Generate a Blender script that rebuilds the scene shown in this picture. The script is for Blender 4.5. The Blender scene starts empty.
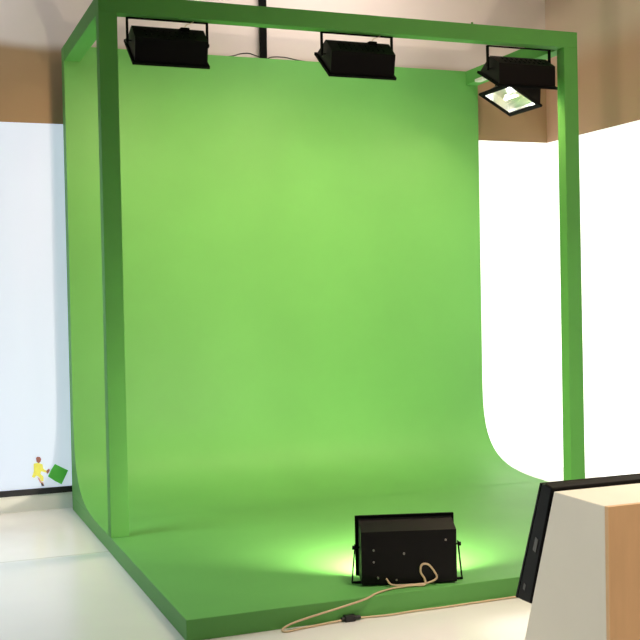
import bpy, bmesh, math, random
from mathutils import Vector, Matrix
random.seed(4)
PI = math.pi
C = bpy.context.scene.collection
SC = bpy.context.scene

# ------------------------------------------------------------------ sizes (metres), platform top is z = 0
W, D, FR, T = 2.587, 1.082, 1.389, 0.0755          # width, cyclorama plane, front overhang, platform thickness
A, B, BH, H = 0.0851, 0.0705, 0.0853, 2.5           # post width, post depth, beam height, frame top
YW, XR, CEIL, WH = 1.25, 3.208, 3.3, 2.095          # back wall, right wall, ceiling, top of the white wall

# ------------------------------------------------------------------ materials
def lin(c):
    return tuple((v/12.92 if v <= .04045 else ((v+.055)/1.055)**2.4) for v in (x/255 for x in c))

def mat(name, rgb, rough=.5, metal=0.0, bump=0.0, bscale=60, var=0.0, vscale=3, spec=.5, emit=None, estr=0, coords='Object', stretch=(1,1,1)):
    m = bpy.data.materials.new(name); m.use_nodes = True
    nt = m.node_tree; bs = nt.nodes['Principled BSDF']
    col = (*rgb, 1)
    bs.inputs['Base Color'].default_value = col
    bs.inputs['Roughness'].default_value = rough
    bs.inputs['Metallic'].default_value = metal
    bs.inputs['Specular IOR Level'].default_value = spec
    tc = nt.nodes.new('ShaderNodeTexCoord'); mp = nt.nodes.new('ShaderNodeMapping')
    mp.inputs['Scale'].default_value = stretch
    nt.links.new(tc.outputs[coords], mp.inputs['Vector'])
    if var:
        n = nt.nodes.new('ShaderNodeTexNoise'); n.inputs['Scale'].default_value = vscale; n.inputs['Detail'].default_value = 4
        nt.links.new(mp.outputs[0], n.inputs['Vector'])
        r = nt.nodes.new('ShaderNodeValToRGB')
        r.color_ramp.elements[0].position = .3; r.color_ramp.elements[1].position = .7
        r.color_ramp.elements[0].color = tuple(v*(1-var) for v in rgb)+(1,)
        r.color_ramp.elements[1].color = tuple(min(1, v*(1+var)) for v in rgb)+(1,)
        nt.links.new(n.outputs['Fac'], r.inputs['Fac']); nt.links.new(r.outputs['Color'], bs.inputs['Base Color'])
    if bump:
        n2 = nt.nodes.new('ShaderNodeTexNoise'); n2.inputs['Scale'].default_value = bscale; n2.inputs['Detail'].default_value = 3
        nt.links.new(mp.outputs[0], n2.inputs['Vector'])
        bp = nt.nodes.new('ShaderNodeBump'); bp.inputs['Strength'].default_value = bump; bp.inputs['Distance'].default_value = .002
        nt.links.new(n2.outputs['Fac'], bp.inputs['Height']); nt.links.new(bp.outputs[0], bs.inputs['Normal'])
    if emit:
        bs.inputs['Emission Color'].default_value = (*emit, 1); bs.inputs['Emission Strength'].default_value = estr
    return m

GREEN = (.124, .395, .094)
M = {}
M['green'] = mat('chroma_green_paint', GREEN, .55, bump=.12, bscale=140, var=.05, vscale=2.2, spec=.35)
M['green_gloss'] = mat('chroma_green_gloss', GREEN, .6, bump=.08, bscale=140, var=.04, vscale=3, spec=.12)
M['black'] = mat('black_metal', (.0022, .0022, .003), .45, metal=0, bump=.1, bscale=200, spec=.18)
M['black_matt'] = mat('black_matt', (.002, .002, .0025), .7, bump=.1, bscale=200, spec=.08)
M['steel'] = mat('screw_steel', (.35, .34, .32), .35, metal=1)
M['reflector'] = mat('reflector_aluminium', (.85, .86, .86), .28, metal=1, bump=.3, bscale=260)
M['plastic'] = mat('monitor_plastic', (.0025, .002, .002), .32, bump=.03, bscale=300, spec=.16)
M['screen'] = mat('monitor_screen', (.01, .011, .013), .12)
M['grey_plastic'] = mat('button_grey', (.10, .10, .09), .4)
M['white_bits'] = mat('white_plain', (.85, .85, .82), .4)
M['podium'] = mat('podium_cream', (.78, .74, .62), .55, bump=.1, bscale=90, var=.03, vscale=4)
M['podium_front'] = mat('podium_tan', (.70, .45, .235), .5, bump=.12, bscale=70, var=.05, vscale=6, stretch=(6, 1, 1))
M['cable'] = mat('cable_beige', (.66, .50, .32), .5)
M['cable_dark'] = mat('cable_black', (.012, .012, .014), .5)
M['strip'] = mat('strip_black', (.012, .013, .02), .35)
M['skirt'] = mat('skirting_white', (.88, .93, .91), .4, var=.04, vscale=5)
M['greytrim'] = mat('trim_grey', (.85, .90, .90), .5, var=.05)
M['ceil'] = mat('ceiling_paint', (.60, .49, .46), .8, bump=.2, bscale=30, var=.06, vscale=.9)
M['dgreen'] = mat('decal_green', (.12, .70, .10), .5, var=.1, vscale=9)
M['yellow'] = mat('decal_yellow', (.92, .93, .16), .5, var=.08, vscale=30)
M['brown'] = mat('decal_brown', (.34, .12, .10), .5)
M['skin'] = mat('decal_skin', (.75, .42, .33), .5)
M['dark'] = mat('decal_dark', (.05, .04, .05), .5)

def floor_mat():
    m = mat('floor_white', (.82, .82, .81), .22, bump=.05, bscale=25, var=.035, vscale=1.6, spec=.5)
    nt = m.node_tree; bs = nt.nodes['Principled BSDF']
    src = bs.inputs['Base Color'].links[0].from_socket
    tc = nt.nodes.new('ShaderNodeTexCoord'); sx = nt.nodes.new('ShaderNodeSeparateXYZ')
    nt.links.new(tc.outputs['Object'], sx.inputs[0])
    a = nt.nodes.new('ShaderNodeMath'); a.operation = 'SUBTRACT'; a.inputs[1].default_value = .07 - 1.2
    nt.links.new(sx.outputs['Y'], a.inputs[0])
    b = nt.nodes.new('ShaderNodeMath'); b.operation = 'PINGPONG'; b.inputs[1].default_value = 1.2
    nt.links.new(a.outputs[0], b.inputs[0])
    c = nt.nodes.new('ShaderNodeMath'); c.operation = 'GREATER_THAN'; c.inputs[1].default_value = 1.2-.007
    nt.links.new(b.outputs[0], c.inputs[0])
    mx = nt.nodes.new('ShaderNodeMixRGB'); mx.inputs[2].default_value = (.66, .66, .62, 1)
    nt.links.new(c.outputs[0], mx.inputs[0]); nt.links.new(src, mx.inputs[1]); nt.links.new(mx.outputs[0], bs.inputs['Base Color'])
    return m
M['floor'] = floor_mat()

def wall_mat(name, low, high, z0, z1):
    """two-tone wall colour: brown below, pale pinkish-grey above, soft noisy blend by height"""
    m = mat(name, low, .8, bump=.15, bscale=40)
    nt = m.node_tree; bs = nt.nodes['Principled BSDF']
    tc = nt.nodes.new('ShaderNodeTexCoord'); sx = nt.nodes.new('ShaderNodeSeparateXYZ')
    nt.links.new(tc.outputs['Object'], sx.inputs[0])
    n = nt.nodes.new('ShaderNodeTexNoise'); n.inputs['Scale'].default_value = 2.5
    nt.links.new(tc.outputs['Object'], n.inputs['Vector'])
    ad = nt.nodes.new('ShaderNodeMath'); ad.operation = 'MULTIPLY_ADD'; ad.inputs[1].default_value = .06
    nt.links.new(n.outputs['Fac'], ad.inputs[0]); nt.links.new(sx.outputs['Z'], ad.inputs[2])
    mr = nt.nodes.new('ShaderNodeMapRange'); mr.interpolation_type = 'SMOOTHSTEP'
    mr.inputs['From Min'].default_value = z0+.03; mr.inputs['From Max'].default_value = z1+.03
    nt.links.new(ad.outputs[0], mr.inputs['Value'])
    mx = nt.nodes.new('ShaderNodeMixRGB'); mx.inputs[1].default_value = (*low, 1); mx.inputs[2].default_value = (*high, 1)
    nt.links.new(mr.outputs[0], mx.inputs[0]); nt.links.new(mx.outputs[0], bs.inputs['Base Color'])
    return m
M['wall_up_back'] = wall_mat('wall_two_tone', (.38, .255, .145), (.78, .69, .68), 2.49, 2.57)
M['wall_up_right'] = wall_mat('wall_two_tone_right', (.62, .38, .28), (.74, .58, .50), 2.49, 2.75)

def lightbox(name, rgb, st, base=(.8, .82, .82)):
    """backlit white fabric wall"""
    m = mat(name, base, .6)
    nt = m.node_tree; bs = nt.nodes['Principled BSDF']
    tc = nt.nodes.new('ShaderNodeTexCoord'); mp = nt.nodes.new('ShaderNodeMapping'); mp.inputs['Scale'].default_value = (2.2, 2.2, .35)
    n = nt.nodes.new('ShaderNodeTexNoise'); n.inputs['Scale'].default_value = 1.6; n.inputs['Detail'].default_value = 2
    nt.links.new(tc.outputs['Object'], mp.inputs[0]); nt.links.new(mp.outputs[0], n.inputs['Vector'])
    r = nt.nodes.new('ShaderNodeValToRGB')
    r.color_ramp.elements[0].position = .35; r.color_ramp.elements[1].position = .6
    r.color_ramp.elements[0].color = (rgb[0]*.93, rgb[1]*.98, rgb[2]*.97, 1)  # faint upright streaks: reflection tint mixed into the glow colour
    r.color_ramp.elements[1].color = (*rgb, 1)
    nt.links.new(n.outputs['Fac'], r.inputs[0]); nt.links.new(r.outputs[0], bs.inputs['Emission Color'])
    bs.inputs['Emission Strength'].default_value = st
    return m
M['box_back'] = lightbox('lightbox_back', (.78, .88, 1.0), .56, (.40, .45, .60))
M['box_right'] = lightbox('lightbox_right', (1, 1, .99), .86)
M['lamp'] = mat('lamp_glow', (.9, .9, .9), .3, emit=(1, .98, .92), estr=14)
def glass():
    m = bpy.data.materials.new('lamp_glass'); m.use_nodes = True; nt = m.node_tree
    nt.nodes.clear()
    o = nt.nodes.new('ShaderNodeOutputMaterial'); mx = nt.nodes.new('ShaderNodeMixShader'); mx.inputs[0].default_value = .06
    t = nt.nodes.new('ShaderNodeBsdfTransparent'); g = nt.nodes.new('ShaderNodeBsdfGlossy'); g.inputs['Roughness'].default_value = .05
    t.inputs[0].default_value = (.96, 1, .98, 1)
    nt.links.new(t.outputs[0], mx.inputs[1]); nt.links.new(g.outputs[0], mx.inputs[2]); nt.links.new(mx.outputs[0], o.inputs[0])
    return m
M['glass'] = glass()

# ------------------------------------------------------------------ mesh helpers
def box(bm, lo, hi, mtx=None):
    vs = []
    for x in (lo[0], hi[0]):
        for y in (lo[1], hi[1]):
            for z in (lo[2], hi[2]):
                p = Vector((x, y, z)); vs.append(bm.verts.new(mtx @ p if mtx else p))
    for f in ((0,1,3,2), (4,6,7,5), (0,4,5,1), (2,3,7,6), (0,2,6,4), (1,5,7,3)):
        bm.faces.new([vs[i] for i in f])

def prism(bm, pts, x0, x1, cap=True):
    """(y, z) profile swept along x"""
    a = [bm.verts.new((x0, y, z)) for y, z in pts]; b = [bm.verts.new((x1, y, z)) for y, z in pts]
    n = len(pts)
    for i in range(n):
        j = (i+1) % n; bm.faces.new((a[i], a[j], b[j], b[i]))
    if cap:
        bm.faces.new(a[::-1]); bm.faces.new(b)

def tube(bm, pts, r, seg=8, cap=True, r1=None):
    pts = [Vector(p) for p in pts]; rings = []
    n = len(pts); prev = None
    for i, p in enumerate(pts):
        t = (pts[min(i+1, n-1)] - pts[max(i-1, 0)]).normalized()
        if prev is None:
            up = Vector((0, 0, 1)) if abs(t.z) < .9 else Vector((1, 0, 0))
            s = t.cross(up).normalized()
        else:
            s = (prev - t*prev.dot(t)).normalized()
        prev = s; u = t.cross(s)
        rr = r if r1 is None else r+(r1-r)*i/(n-1)
        rings.append([bm.verts.new(p+(s*math.cos(a)+u*math.sin(a))*rr) for a in (2*PI*k/seg for k in range(seg))])
    for i in range(n-1):
        for k in range(seg):
            l = (k+1) % seg
            bm.faces.new((rings[i][k], rings[i][l], rings[i+1][l], rings[i+1][k]))
    if cap:
        bm.faces.new(rings[0][::-1]); bm.faces.new(rings[-1])

def smooth_path(pts, n=8):
    """Catmull-Rom through the points"""
    P = [Vector(p) for p in pts]; P = [2*P[0]-P[1]] + P + [2*P[-1]-P[-2]]; out = []
    for i in range(1, len(P)-2):
        for k in range(n):
            t = k/n; a, b, c, d = P[i-1], P[i], P[i+1], P[i+2]
            out.append(.5*((2*b)+(c-a)*t+(2*a-5*b+4*c-d)*t*t+(3*b-a-3*c+d)*t**3))
    out.append(P[-2]); return out

def obj(name, bm, m, parent=None, bevel=0, smooth=False, solid=0):
    bmesh.ops.recalc_face_normals(bm, faces=bm.faces)
    me = bpy.data.meshes.new(name); bm.to_mesh(me); bm.free()
    o = bpy.data.objects.new(name, me); C.objects.link(o); me.materials.append(m)
    if smooth:
        for p in me.polygons: p.use_smooth = True
    if solid:
        s = o.modifiers.new('solid', 'SOLIDIFY'); s.thickness = solid; s.offset = 1
    if bevel:
        b = o.modifiers.new('bevel', 'BEVEL'); b.width = bevel; b.segments = 2; b.limit_method = 'ANGLE'
    if parent: o.parent = parent
    return o

def tag(o, label, cat, group=None):
    o['label'] = label; o['category'] = cat
    if group: o['group'] = group
    return o

def thing(name, label, cat, loc=(0,0,0), rz=0, group=None):
    o = bpy.data.objects.new(name, None); C.objects.link(o); o.empty_display_size = .1
    o.location = loc; o.rotation_euler = (0, 0, rz)
    return tag(o, label, cat, group)

def struct(name, bm, m, bevel=0):
    o = obj(name, bm, m, bevel=bevel); o['kind'] = 'structure'; return o

def bb(lo, hi):
    bm = bmesh.new(); box(bm, lo, hi); return bm

# ------------------------------------------------------------------ the room
struct('floor', bb((-4.5, -6.5, -T-.1), (XR+.15, YW+.15, -T)), M['floor'])
struct('ceiling', bb((-4.5, -6.5, CEIL), (XR+.15, YW+.15, CEIL+.1)), M['ceil'])
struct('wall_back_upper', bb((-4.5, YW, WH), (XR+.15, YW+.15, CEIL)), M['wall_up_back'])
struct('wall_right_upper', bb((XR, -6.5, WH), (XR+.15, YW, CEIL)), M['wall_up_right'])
struct('wall_back', bb((-2.2, YW, -T), (1.3, YW+.15, WH)), M['box_back'])
struct('wall_back_right', bb((1.3, YW, -T), (XR+.15, YW+.15, WH)), M['box_right'])
struct('wall_right', bb((XR, -.6, -T), (XR+.15, YW, WH)), M['box_right'])
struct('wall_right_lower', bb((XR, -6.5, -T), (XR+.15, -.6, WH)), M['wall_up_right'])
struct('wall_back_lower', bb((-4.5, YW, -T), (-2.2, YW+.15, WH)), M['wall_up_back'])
struct('baseboard_back', bb((-4.5, YW-.014, .014), (.3, YW, .048)), M['strip'], .002)
struct('trim_1', bb((-4.5, YW-.008, -T), (.3, YW, .014)), M['skirt'])

# ------------------------------------------------------------------ the green screen stage
st = thing('green_screen_stage', 'large bright green screen set with curved backdrop, low platform and open post frame', 'green screen', (0, 0, -T))
def sp(name, bm, m=None, bevel=.002):
    o = obj(name, bm, m or M['green'], st, bevel=bevel); o.location = (0, 0, T); return o
bm = bmesh.new(); box(bm, (0, -FR, -T), (W, D+.095, 0)); sp('platform', bm, bevel=.003)
def bez(t, p):
    u = 1-t
    return tuple(u**3*p[0][i]+3*u*u*t*p[1][i]+3*u*t*t*p[2][i]+t**3*p[3][i] for i in (0, 1))
prof = [bez(k/28, ((D, .52), (D, .13), (.95, .0), (.38, .001))) for k in range(29)]
bm = bmesh.new()
prism(bm, [(D+.095, .001), (D+.095, H), (D, H)] + prof, 0, W)
o = sp('curved_backdrop', bm, bevel=0)
for p in o.data.polygons:
    p.use_smooth = abs(p.normal.x) < .5 and len(p.vertices) == 4 and p.area < 1.0
me = o.data
for e in me.edges:
    a_, b_ = (me.vertices[i].co for i in e.vertices)
    e.use_edge_sharp = abs(a_.x-b_.x) < 1e-6
for x0 in (0, W-A):
    bm = bmesh.new(); box(bm, (x0, 0, 0), (x0+A, B, H-BH))
    for v in bm.verts:
        if x0 > 1 and v.co.z < .1: v.co.x += .012 if v.co.x > x0+.01 else .003      # foot of the right post stands a little out
    sp('post', bm, M['green_gloss'])
bm = bmesh.new(); box(bm, (0, 0, H-BH), (W, B, H)); sp('front_beam', bm, M['green_gloss'])
for x0 in (0, W-A):
    bm = bmesh.new(); box(bm, (x0, B, H-BH), (x0+A, D, H)); sp('side_beam', bm, M['green_gloss'])
o = sp('bolt', bmesh.new(), M['green_gloss'], 0)
bm = bmesh.new(); tube(bm, [(1.95, .02, H), (1.95, .02, H+.012)], .006, 10); bm.to_mesh(o.data); bm.free()
o.data.materials.clear(); o.data.materials.append(M['green_gloss'])
bm = bmesh.new(); box(bm, (W-A-.012, .86, H-BH-.008), (W-A+.03, .95, H-BH+.01)); c = sp('block', bm, M['white_bits'], .003)  # small white box at the beam's lower inner edge
c['label'] = 'small white clip under the side beam'

# ------------------------------------------------------------------ floodlights
def flood(label, loc, rz, w, body, rim_a, rim_b, yoke, power, colour, name='floodlight', screws=(), on_floor=False, box_at=None, tilt=0, splay=0):
    """body = (y,z) section going rim_a .. rim_b round the back; opening between rim_b (low) and rim_a (high)"""
    r = thing(name, label, 'light', loc, rz, 'black box floodlights of the green screen set')
    ct, sn = math.cos(tilt), math.sin(tilt); q0 = yoke[:2] if tilt else (0, 0)
    rt = lambda p: (p[0]*ct+p[1]*sn, -p[0]*sn+p[1]*ct)
    rim_a, rim_b, body = rt(rim_a), rt(rim_b), [rt(p) for p in body]
    hw = w/2
    a, b = Vector((0, *rim_a)), Vector((0, *rim_b))
    u = (a-b).normalized(); n = Vector((0, u.z, -u.y))             # n points out of the opening
    # housing: sheet metal shell, open towards the screen
    bm = bmesh.new(); pts = [rim_a] + list(body) + [rim_b]
    L = [bm.verts.new((-hw+.012 if i in (0, len(pts)-1) else -hw+.012, y, z)) for i, (y, z) in enumerate(pts)]
    R = [bm.verts.new((hw-.012, y, z)) for y, z in pts]
    for i in range(len(pts)-1): bm.faces.new((L[i], L[i+1], R[i+1], R[i]))
    bm.faces.new(L[::-1]); bm.faces.new(R)
    # louvre ribs pressed into the two back panels
    for i in (range(1, len(pts)-2) if not on_floor else ()):
        p, q = Vector((0, *pts[i])), Vector((0, *pts[i+1])); d = (q-p); nn = Vector((0, d.z, -d.y)).normalized()
        if nn.dot(n) > 0: nn = -nn
        for k in range(9):
            x = (-.32+.08*k)*w
            for s in (.25, .6):
                c0 = p+d*s+Vector((x, 0, 0)); c1 = p+d*(s+.14)+Vector((x, 0, 0))
                tube(bm, [c0+nn*.0025, c1+nn*.0025], .0022, 6)
    h = obj('housing', bm, M['black'], r, solid=.002)
    # front frame: rectangular lip round the opening
    bm = bmesh.new(); rot = Matrix((Vector((1,0,0)), u, n)).transposed().to_4x4()
    ln = (a-b).length; t4 = Matrix.Translation(b) @ rot
    e = .011
    box(bm, (-hw, -e, -.004), (hw, .012, .010), t4); box(bm, (-hw, ln-.012, -.004), (hw, ln+e, .010), t4)
    box(bm, (-hw, .012, -.004), (-hw+.02, ln-.012, .010), t4); box(bm, (hw-.02, .012, -.004), (hw, ln-.012, .010), t4)
    obj('front_frame', bm, M['black_matt'], r, bevel=.0015)
    # reflector
    bm = bmesh.new(); dep = .05; N = 10; pr = []
    for k in range(N+1):
        ang = PI*k/N
        pr.append((ln/2-(ln/2-.016)*math.cos(ang), -dep*math.sin(ang)))
    L = [bm.verts.new(t4 @ Vector((-hw+.024, y, z))) for y, z in pr]; R = [bm.verts.new(t4 @ Vector((hw-.024, y, z))) for y, z in pr]
    for i in range(N): bm.faces.new((L[i], L[i+1], R[i+1], R[i]))
    bm.faces.new(L[::-1]); bm.faces.new(R)
    obj('reflector', bm, M['reflector'], r, smooth=False)
    bm = bmesh.new(); tube(bm, [t4 @ Vector((-w*.2, ln/2, -.018)), t4 @ Vector((w*.2, ln/2, -.018))], .008, 12)
    lp = obj('lamp_tube', bm, M['lamp'], r, smooth=True)
    for s in (-1, 1):
        bm = bmesh.new(); box(bm, (s*w*.2-.008, ln/2-.012, -.044), (s*w*.2+.008, ln/2+.012, -.012), t4)
        obj('lamp_holder', bm, M['white_bits'], r)
    bm = bmesh.new(); box(bm, (-hw+.018, .010, .001), (hw-.018, ln-.010, .004), t4); obj('glass_pane', bm, M['glass'], r)
    # yoke: flat strap, pivot (y,z), bar height
    py, pz = rt(yoke[:2]); bz = yoke[2]
    bm = bmesh.new(); s_ = .009; g = hw+.004
    for s in (-1, 1):
        x0, x1 = sorted((s*g, s*(g+(.004 if on_floor else .009))))
        k0 = len(bm.verts)
        box(bm, (x0, py-s_, min(pz, bz)-(0 if bz < pz else .012)), (x1, py+s_, max(pz, bz)+(.012 if bz < pz else 0)))
        bm.verts.ensure_lookup_table()
        for v in bm.verts[k0:]:
            if v.co.z < pz-.02: v.co.x += s*splay
    z0, z1 = (bz-.005, bz) if bz > pz else (bz, bz+.005)
    gw = g+(.004 if on_floor else .009)+splay
    box(bm, (-gw, py-s_, z0), (gw, py+s_, z1))
    obj('yoke', bm, M['black_matt'], r, bevel=.001)
    for s in (-1, 1):
        bm = bmesh.new(); tube(bm, [(s*(g-.016), py, pz), (s*(g+.012), py, pz)], .004, 8); tube(bm, [(s*(g+.004), py, pz), (s*(g+.013), py, pz)], .008, 10)
        obj('knob', bm, M['black'], r)
    if screws:
        for x, y, z in screws:
            bm = bmesh.new(); bmesh.ops.create_uvsphere(bm, u_segments=10, v_segments=6, radius=.0045)
            for v in bm.verts: v.co = Vector((v.co.x+x, v.co.y*.6+y, v.co.z+z))
            obj('screw', bm, M['steel'], h, smooth=True)
    if box_at:
        x, y, z, up = box_at
        bm = bmesh.new(); box(bm, (x-.022, y-.02, z-.01), (x+.022, y+.02, z+.014)); obj('terminal_box', bm, M['black_matt'], r, bevel=.003)
        bm = bmesh.new(); tube(bm, smooth_path([(x, y, z+.012), (x+.01, y, z+.03), (x+.03, y-.004, z+.038), (x+.045, y-.01, up-.001)]), .0022, 6)
        obj('power_cord', bm, M['cable'], r, smooth=True)
    # the lamp's light
    ld = bpy.data.lights.new(name+'_beam', 'AREA'); ld.shape = 'RECTANGLE'; ld.size = w*.55; ld.size_y = ln*.42
    ld.energy = power; ld.color = colour; ld.spread = math.radians(142)
    lo = bpy.data.objects.new('lamp_light', ld); C.objects.link(lo); lo.parent = r
    lo.matrix_local = Matrix.Translation(b+u*ln*.5-n*.008) @ Matrix((Vector((-1,0,0)), u, -n)).transposed().to_4x4()
    return r

TOPA, TOPB = (.16, .157), (0, 0)
TOPBODY = [(.035, .185), (-.035, .105)]
WARM = (1, .62, .43)
P_TOP = 11.6
zb = 2.195
yoke_top = (.048, .118, H-BH-zb)
for cx, lab, pw, ti in ((.335, 'black box floodlight hanging from the green beam beside the left post', P_TOP, .12),
                (1.31, 'black box floodlight hanging from the middle of the front green beam', P_TOP, .12),
                (2.268, 'black box floodlight hanging from the front beam at the right post, dark from behind', P_TOP*.6, .30)):
    flood(lab, (cx, .0, zb), 0, .368, TOPBODY, TOPA, TOPB, yoke_top, pw, WARM, box_at=(.08, .06, .172, H-BH-zb) if ti < .2 else None, tilt=ti)
# the lit one under the right side beam, turned to the left
flood('lit floodlight with glowing white glass, hung under the right side beam', (2.565, .50, 2.165), PI/2, .345, TOPBODY, TOPA, TOPB,
      (.048, .118, H-BH-2.165), P_TOP*.5, WARM, tilt=.27)
# the one standing on the platform, seen from behind
fl = flood('black floodlight standing on the green platform with a beige cable looped behind', (.884, -1.3125, .002), math.atan2(-.28886, .95737), .385,
      [(0, .203), (0, .006)], (.10, .236), (.10, .026), (.055, .135, 0), 42, (1, .78, .62),
      screws=((-.135, -.003, .135), (-.02, -.003, .118), (-.135, -.003, .09), (-.12, -.003, .03), (-.05, -.003, .02), (.14, -.003, .165)), on_floor=True, splay=.014)

# ------------------------------------------------------------------ cables
ux, uy = .95737, -.28886
def fp(l, off, z): return (.884+ux*l+.28886*off, -1.3125+uy*l+.95737*off, z)     # along the back of the floor lamp
path = [fp(-.09, -.008, .03), fp(-.07, -.018, .008), fp(-.02, -.022, .006), fp(.06, -.020, .010), fp(.100, -.016, .026), fp(.092, -.012, .052),
        fp(.070, -.012, .078), fp(.046, -.012, .078), fp(.040, -.014, .052), fp(.055, -.02, .024), fp(.050, -.03, .006), (.88, -1.345, .006), (.80, -1.345, .005),
        (.72, -1.375, .004), (.66, -1.398, -.006), (.56, -1.405, -.022), (.45, -1.406, -.040), (.37, -1.41, -.055), (.335, -1.42, -.068), (.345, -1.435, -.071), (.40, -1.425, -.071), (.50, -1.408, -.071), (.575, -1.405, -.068)]
bm = bmesh.new(); tube(bm, smooth_path(path), .0040, 8)
tag(obj('power_cable', bm, M['cable'], smooth=True), 'beige cable looping behind the platform floodlight and over the platform edge', 'cable')
bm = bmesh.new(); tube(bm, smooth_path([(.625, -1.405, -.066), (.67, -1.40, -.0705), (.76, -1.41, -.0705), (.86, -1.405, -.0705), (1.0, -1.408, -.0705), (1.2, -1.404, -.0705), (1.6, -1.404, -.0705), (2.2, -1.41, -.0705)]), .0036, 8)
ext = tag(obj('extension_cable', bm, M['cable'], smooth=True), 'beige cable along the floor at the platform foot, right of the black plug', 'cable')
bm = bmesh.new(); box(bm, (.577, -1.416, -.0755), (.618, -1.392, -.053)); tube(bm, [(.565, -1.405, -.065), (.64, -1.405, -.065)], .008, 10)
tag(obj('cable_connector', bm, M['cable_dark'], bevel=.003), 'small black plug joining two beige cables at the platform foot', 'plug')

# pole behind the backdrop with two wires
bm = bmesh.new(); yp = D+.13
box(bm, (1.184, yp-.012, 2.0), (1.214, yp+.012, CEIL))
for v in bm.verts:
    if v.co.z > 3: v.co.x = 1.199+(v.co.x-1.199)*1.6
pole = thing('ceiling_pole', 'thin black pole dropping from the ceiling behind the green backdrop', 'pole', (1.167, yp, 2.0))
o = obj('pole', bm, M['black_matt'], pole); o.location = (-1.167, -yp, -2.0)
bm = bmesh.new(); box(bm, (1.11, yp-.035, CEIL-.012), (1.224, yp+.035, CEIL)); o = obj('ceiling_plate', bm, M['black_matt'], pole); o.location = (-1.167, -yp, -2.0)
tag(obj('thin_wire', (lambda b: (tube(b, smooth_path([(1.175, D+.11, 2.528), (1.10, D+.10, 2.546), (1.04, D+.08, 2.536), (.99, D+.05, 2.516), (.94, D+.04, 2.504)]), .0035, 6), b)[1])(bmesh.new()), M['cable_dark'], smooth=True),
    'thin dark wire arching left from the black pole onto the backdrop top', 'wire')
tag(obj('thin_wire', (lambda b: (tube(b, smooth_path([(1.205, D+.11, 2.516), (1.24, D+.10, 2.533), (1.31, D+.07, 2.530), (1.38, D+.05, 2.514), (1.46, D+.04, 2.504)]), .0035, 6), b)[1])(bmesh.new()), M['cable_dark'], smooth=True),
    'thin dark wire arching right from the black pole onto the backdrop top', 'wire')

# ------------------------------------------------------------------ podium and monitor
zt, x0, x1 = .65, .468, .98
yf, yt, yb = -3.116, -2.918, -2.66
pod = thing('podium', 'cream sloped podium with tan front standing on the floor at bottom right', 'podium', (x0, yf, -T))
bm = bmesh.new()
prism(bm, [(yf+.012, -T), (yf+.012, zt), (yt, zt), (yb, -T)], x0, x1)
o = obj('body', bm, M['podium'], pod, bevel=.002); o.location = (-x0, -yf, T)
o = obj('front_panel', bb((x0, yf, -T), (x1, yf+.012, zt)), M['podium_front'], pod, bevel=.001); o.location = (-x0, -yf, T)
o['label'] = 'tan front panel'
# monitor leaning on the sloping far face, its screen towards the green stage
mon = thing('monitor', 'black flat monitor leaning on the far side of the cream podium', 'monitor', (x0, -2.816, .371))
XM = x0+.53
def mpart(name, prof, xa, xb, m, bevel=.002):
    bm = bmesh.new(); prism(bm, prof, xa, xb); o = obj(name, bm, m, mon, bevel=bevel); o.location = -mon.location; return o
# side profile (y, z): front top, front bottom, back bottom, back top
FT, FB, BB_, BT = (-2.862, .661), (-2.749, .371), (-2.8145, .369), (-2.911, .656)
def face(t, d):            # point on the screen face, t from top to bottom, d metres behind it
    return (FT[0]+(FB[0]-FT[0])*t-d*.93, FT[1]+(FB[1]-FT[1])*t-d*.36)
mpart('casing', [face(0, .006), (FT[0]-.02, FT[1]+.001), BT, BB_, (FB[0]-.03, FB[1]-.003), face(1, .006)], x0, XM, M['plastic'], .004)
bz = bmesh.new()
for t0, t1, xa, xb in ((0, .06, x0, XM), (.93, 1, x0, XM), (.06, .93, x0, x0+.018), (.06, .93, XM-.018, XM)):
    prism(bz, [face(t0, 0), face(t1, 0), face(t1, .006), face(t0, .006)], xa, xb)
o = obj('bezel', bz, M['plastic'], mon); o.location = -mon.location
mpart('screen', [face(.06, .003), face(.93, .003), face(.93, .006), face(.06, .006)], x0+.018, XM-.018, M['screen'], 0)
mpart('side_button', [face(.41, .028), face(.52, .028), face(.52, .040), face(.41, .040)], x0-.0015, x0+.002, M['grey_plastic'], 0)['label'] = 'small grey side button'
mpart('side_port', [face(.83, .022), face(.88, .022), face(.88, .030), face(.83, .030)], x0-.001, x0+.002, M['grey_plastic'], 0)

# ------------------------------------------------------------------ printed figures on the lower left wall
def shape(polys, y, th=.003):
    """flat cut-out shapes in the wall plane, given as (x, z) outlines"""
    bm = bmesh.new()
    for pts in polys:
        a = [bm.verts.new((x, y, z)) for x, z in pts]; b = [bm.verts.new((x, y-th, z)) for x, z in pts]
        n = len(pts)
        for i in range(n): bm.faces.new((a[i], a[(i+1) % n], b[(i+1) % n], b[i]))
        bm.faces.new(a); bm.faces.new(b[::-1])
    return bm
def disc(cx, cz, rx, rz, n=18): return [(cx+rx*math.cos(2*PI*k/n), cz+rz*math.sin(2*PI*k/n)) for k in range(n)]
S = 1/180                                   # metres per photo pixel here
def px(u, v): return (-.172+(u-38.5)*.0055, .209-(v-459.5)*.00595+(u-38.5)*-.0005)
fig = thing('wall_sticker', 'little printed person in yellow, kneeling and pushing, low on the white wall', 'sticker', (-.16, YW, .06))
def fpt(name, polys, m, dy=0):
    o = obj(name, shape([[px(*p) for p in q] for q in polys], YW-dy), m, fig); o.location = -fig.location; return o
fpt('yellow_clothes', [[(33.5, 463.5), (38, 462.5), (42.5, 464), (43, 468), (46.5, 470.2), (46, 472), (41, 470.5), (40, 473), (43, 475.5), (43, 480), (40.5, 480), (39, 476.5), (36, 474.5), (34, 477), (31.5, 476), (33.5, 471)]], M['yellow'])
fpt('head', [[(36, 458), (37.5, 456.8), (40, 457), (41.2, 459), (40.5, 461.5), (38.5, 463), (36.5, 461.5)]], M['brown'], .0005)
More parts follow.
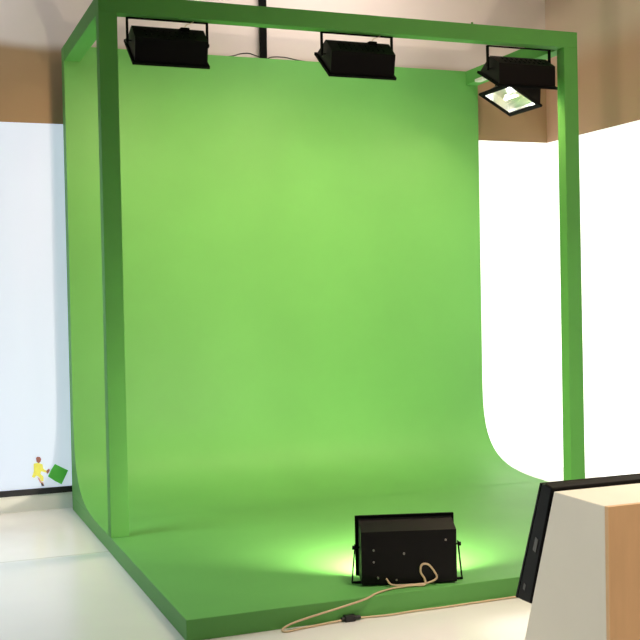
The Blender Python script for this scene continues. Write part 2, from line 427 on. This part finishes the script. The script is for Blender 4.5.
fpt('hand', [[(46, 470), (48.5, 468), (49.6, 469), (48.6, 471.5), (46.5, 473)]], M['brown'], .0005)
fpt('leg', [[(36.8, 476), (39, 477.5), (41.2, 481.5), (39.6, 481.8)], [(40.6, 480.5), (42.5, 481), (43.5, 484), (41, 484)]], M['skin'], .0005)
fpt('shoe', [[(40.2, 481.5), (41.8, 481.8), (43.8, 484.4), (41, 484.6)]], M['dark'], .001)
o = obj('wall_sticker', shape([[px(54.8, 463.4), px(68, 469.3), px(64.5, 476), px(61, 482.8), px(54, 479.5), px(47.6, 475.4), px(50.5, 469.5)]], YW-.0), M['dgreen'])
tag(o, 'tilted green square printed on the white wall beside the green stage', 'sticker')

# ------------------------------------------------------------------ added fill lights for floor, upper walls and podium, out of view
def area(name, loc, target, sx, sy, e, col, spread=180):
    d = bpy.data.lights.new(name, 'AREA'); d.spread = math.radians(spread); d.shape = 'RECTANGLE'; d.size = sx; d.size_y = sy; d.energy = e; d.color = col
    o = bpy.data.objects.new(name, d); C.objects.link(o); o.location = loc
    o.rotation_euler = (Vector(target)-Vector(loc)).to_track_quat('-Z', 'Y').to_euler(); return o
area('floor_fill_warm', (1.3, -2.3, 3.25), (1.3, -2.3, 0), .5, .5, 19, (1, .85, .68), 70)  # unseen fill, added to brighten and warm the floor in front
area('floor_fill_cool', (-1.2, -.2, 3.25), (-1.2, -.2, 0), .7, .7, 17, (.90, 1, 1), 80)  # unseen fill, added to brighten the floor on the left
area('wall_fill', (1.9, -1.9, 3.2), (3.2, -.3, 2.5), .5, .3, 15, (1, .80, .64))  # unseen fill, added to lift the upper right wall
area('wall_fill', (-.9, .35, 3.22), (-.9, 1.25, 2.85), .8, .12, 4, (.95, .97, 1), 130)  # unseen fill, added to lift the upper back wall, left half
area('wall_fill', (1.5, .35, 3.22), (1.5, 1.25, 2.85), 1.2, .12, 6, (1, .90, .82), 130)  # likewise added, for the middle and right of the back wall
def spot(loc, target, e, col, size):
    sd = bpy.data.lights.new('podium_fill', 'SPOT'); sd.energy = e; sd.color = col; sd.spot_size = size; sd.spot_blend = .6; sd.shadow_soft_size = .08  # unseen fill spot, added to brighten the podium
    so = bpy.data.objects.new('podium_fill', sd); C.objects.link(so); so.location = loc
    so.rotation_euler = (Vector(target)-Vector(loc)).to_track_quat('-Z', 'Y').to_euler()
spot((.6, -6.2, 2.9), (.8, -3.0, .35), 390, (1, .82, .66), .32)  # added to lift the podium front
spot((-3.9, -3.3, 2.9), (.5, -2.95, .35), 520, (1, .98, .93), .24)  # added to lift the podium's left side
w = bpy.data.worlds.new('world'); SC.world = w; w.use_nodes = True
w.node_tree.nodes['Background'].inputs[0].default_value = (.80, .92, 1.0, 1)
w.node_tree.nodes['Background'].inputs[1].default_value = .06

# ------------------------------------------------------------------ camera
cd = bpy.data.cameras.new('camera'); cam = bpy.data.objects.new('camera', cd); C.objects.link(cam)
cd.sensor_width = 36; cd.lens = 1081.2155*36/640; cd.clip_start = .05
R_ = Vector((.93090673, -.364727, -.01966901)); U_ = Vector((.02652162, .01378823, .99955314)); F_ = Vector((.36429282, .93101241, -.02250871))
m3 = Matrix((R_, U_, -F_)).transposed()
cam.matrix_world = Matrix.Translation((-.89229893, -4.97723715, 1.09897137)) @ m3.to_4x4()
SC.camera = cam
SC.view_settings.view_transform = 'Standard'; SC.view_settings.look = 'None'; SC.view_settings.gamma = 1; SC.view_settings.exposure = 0
SC.view_settings.use_curve_mapping = False
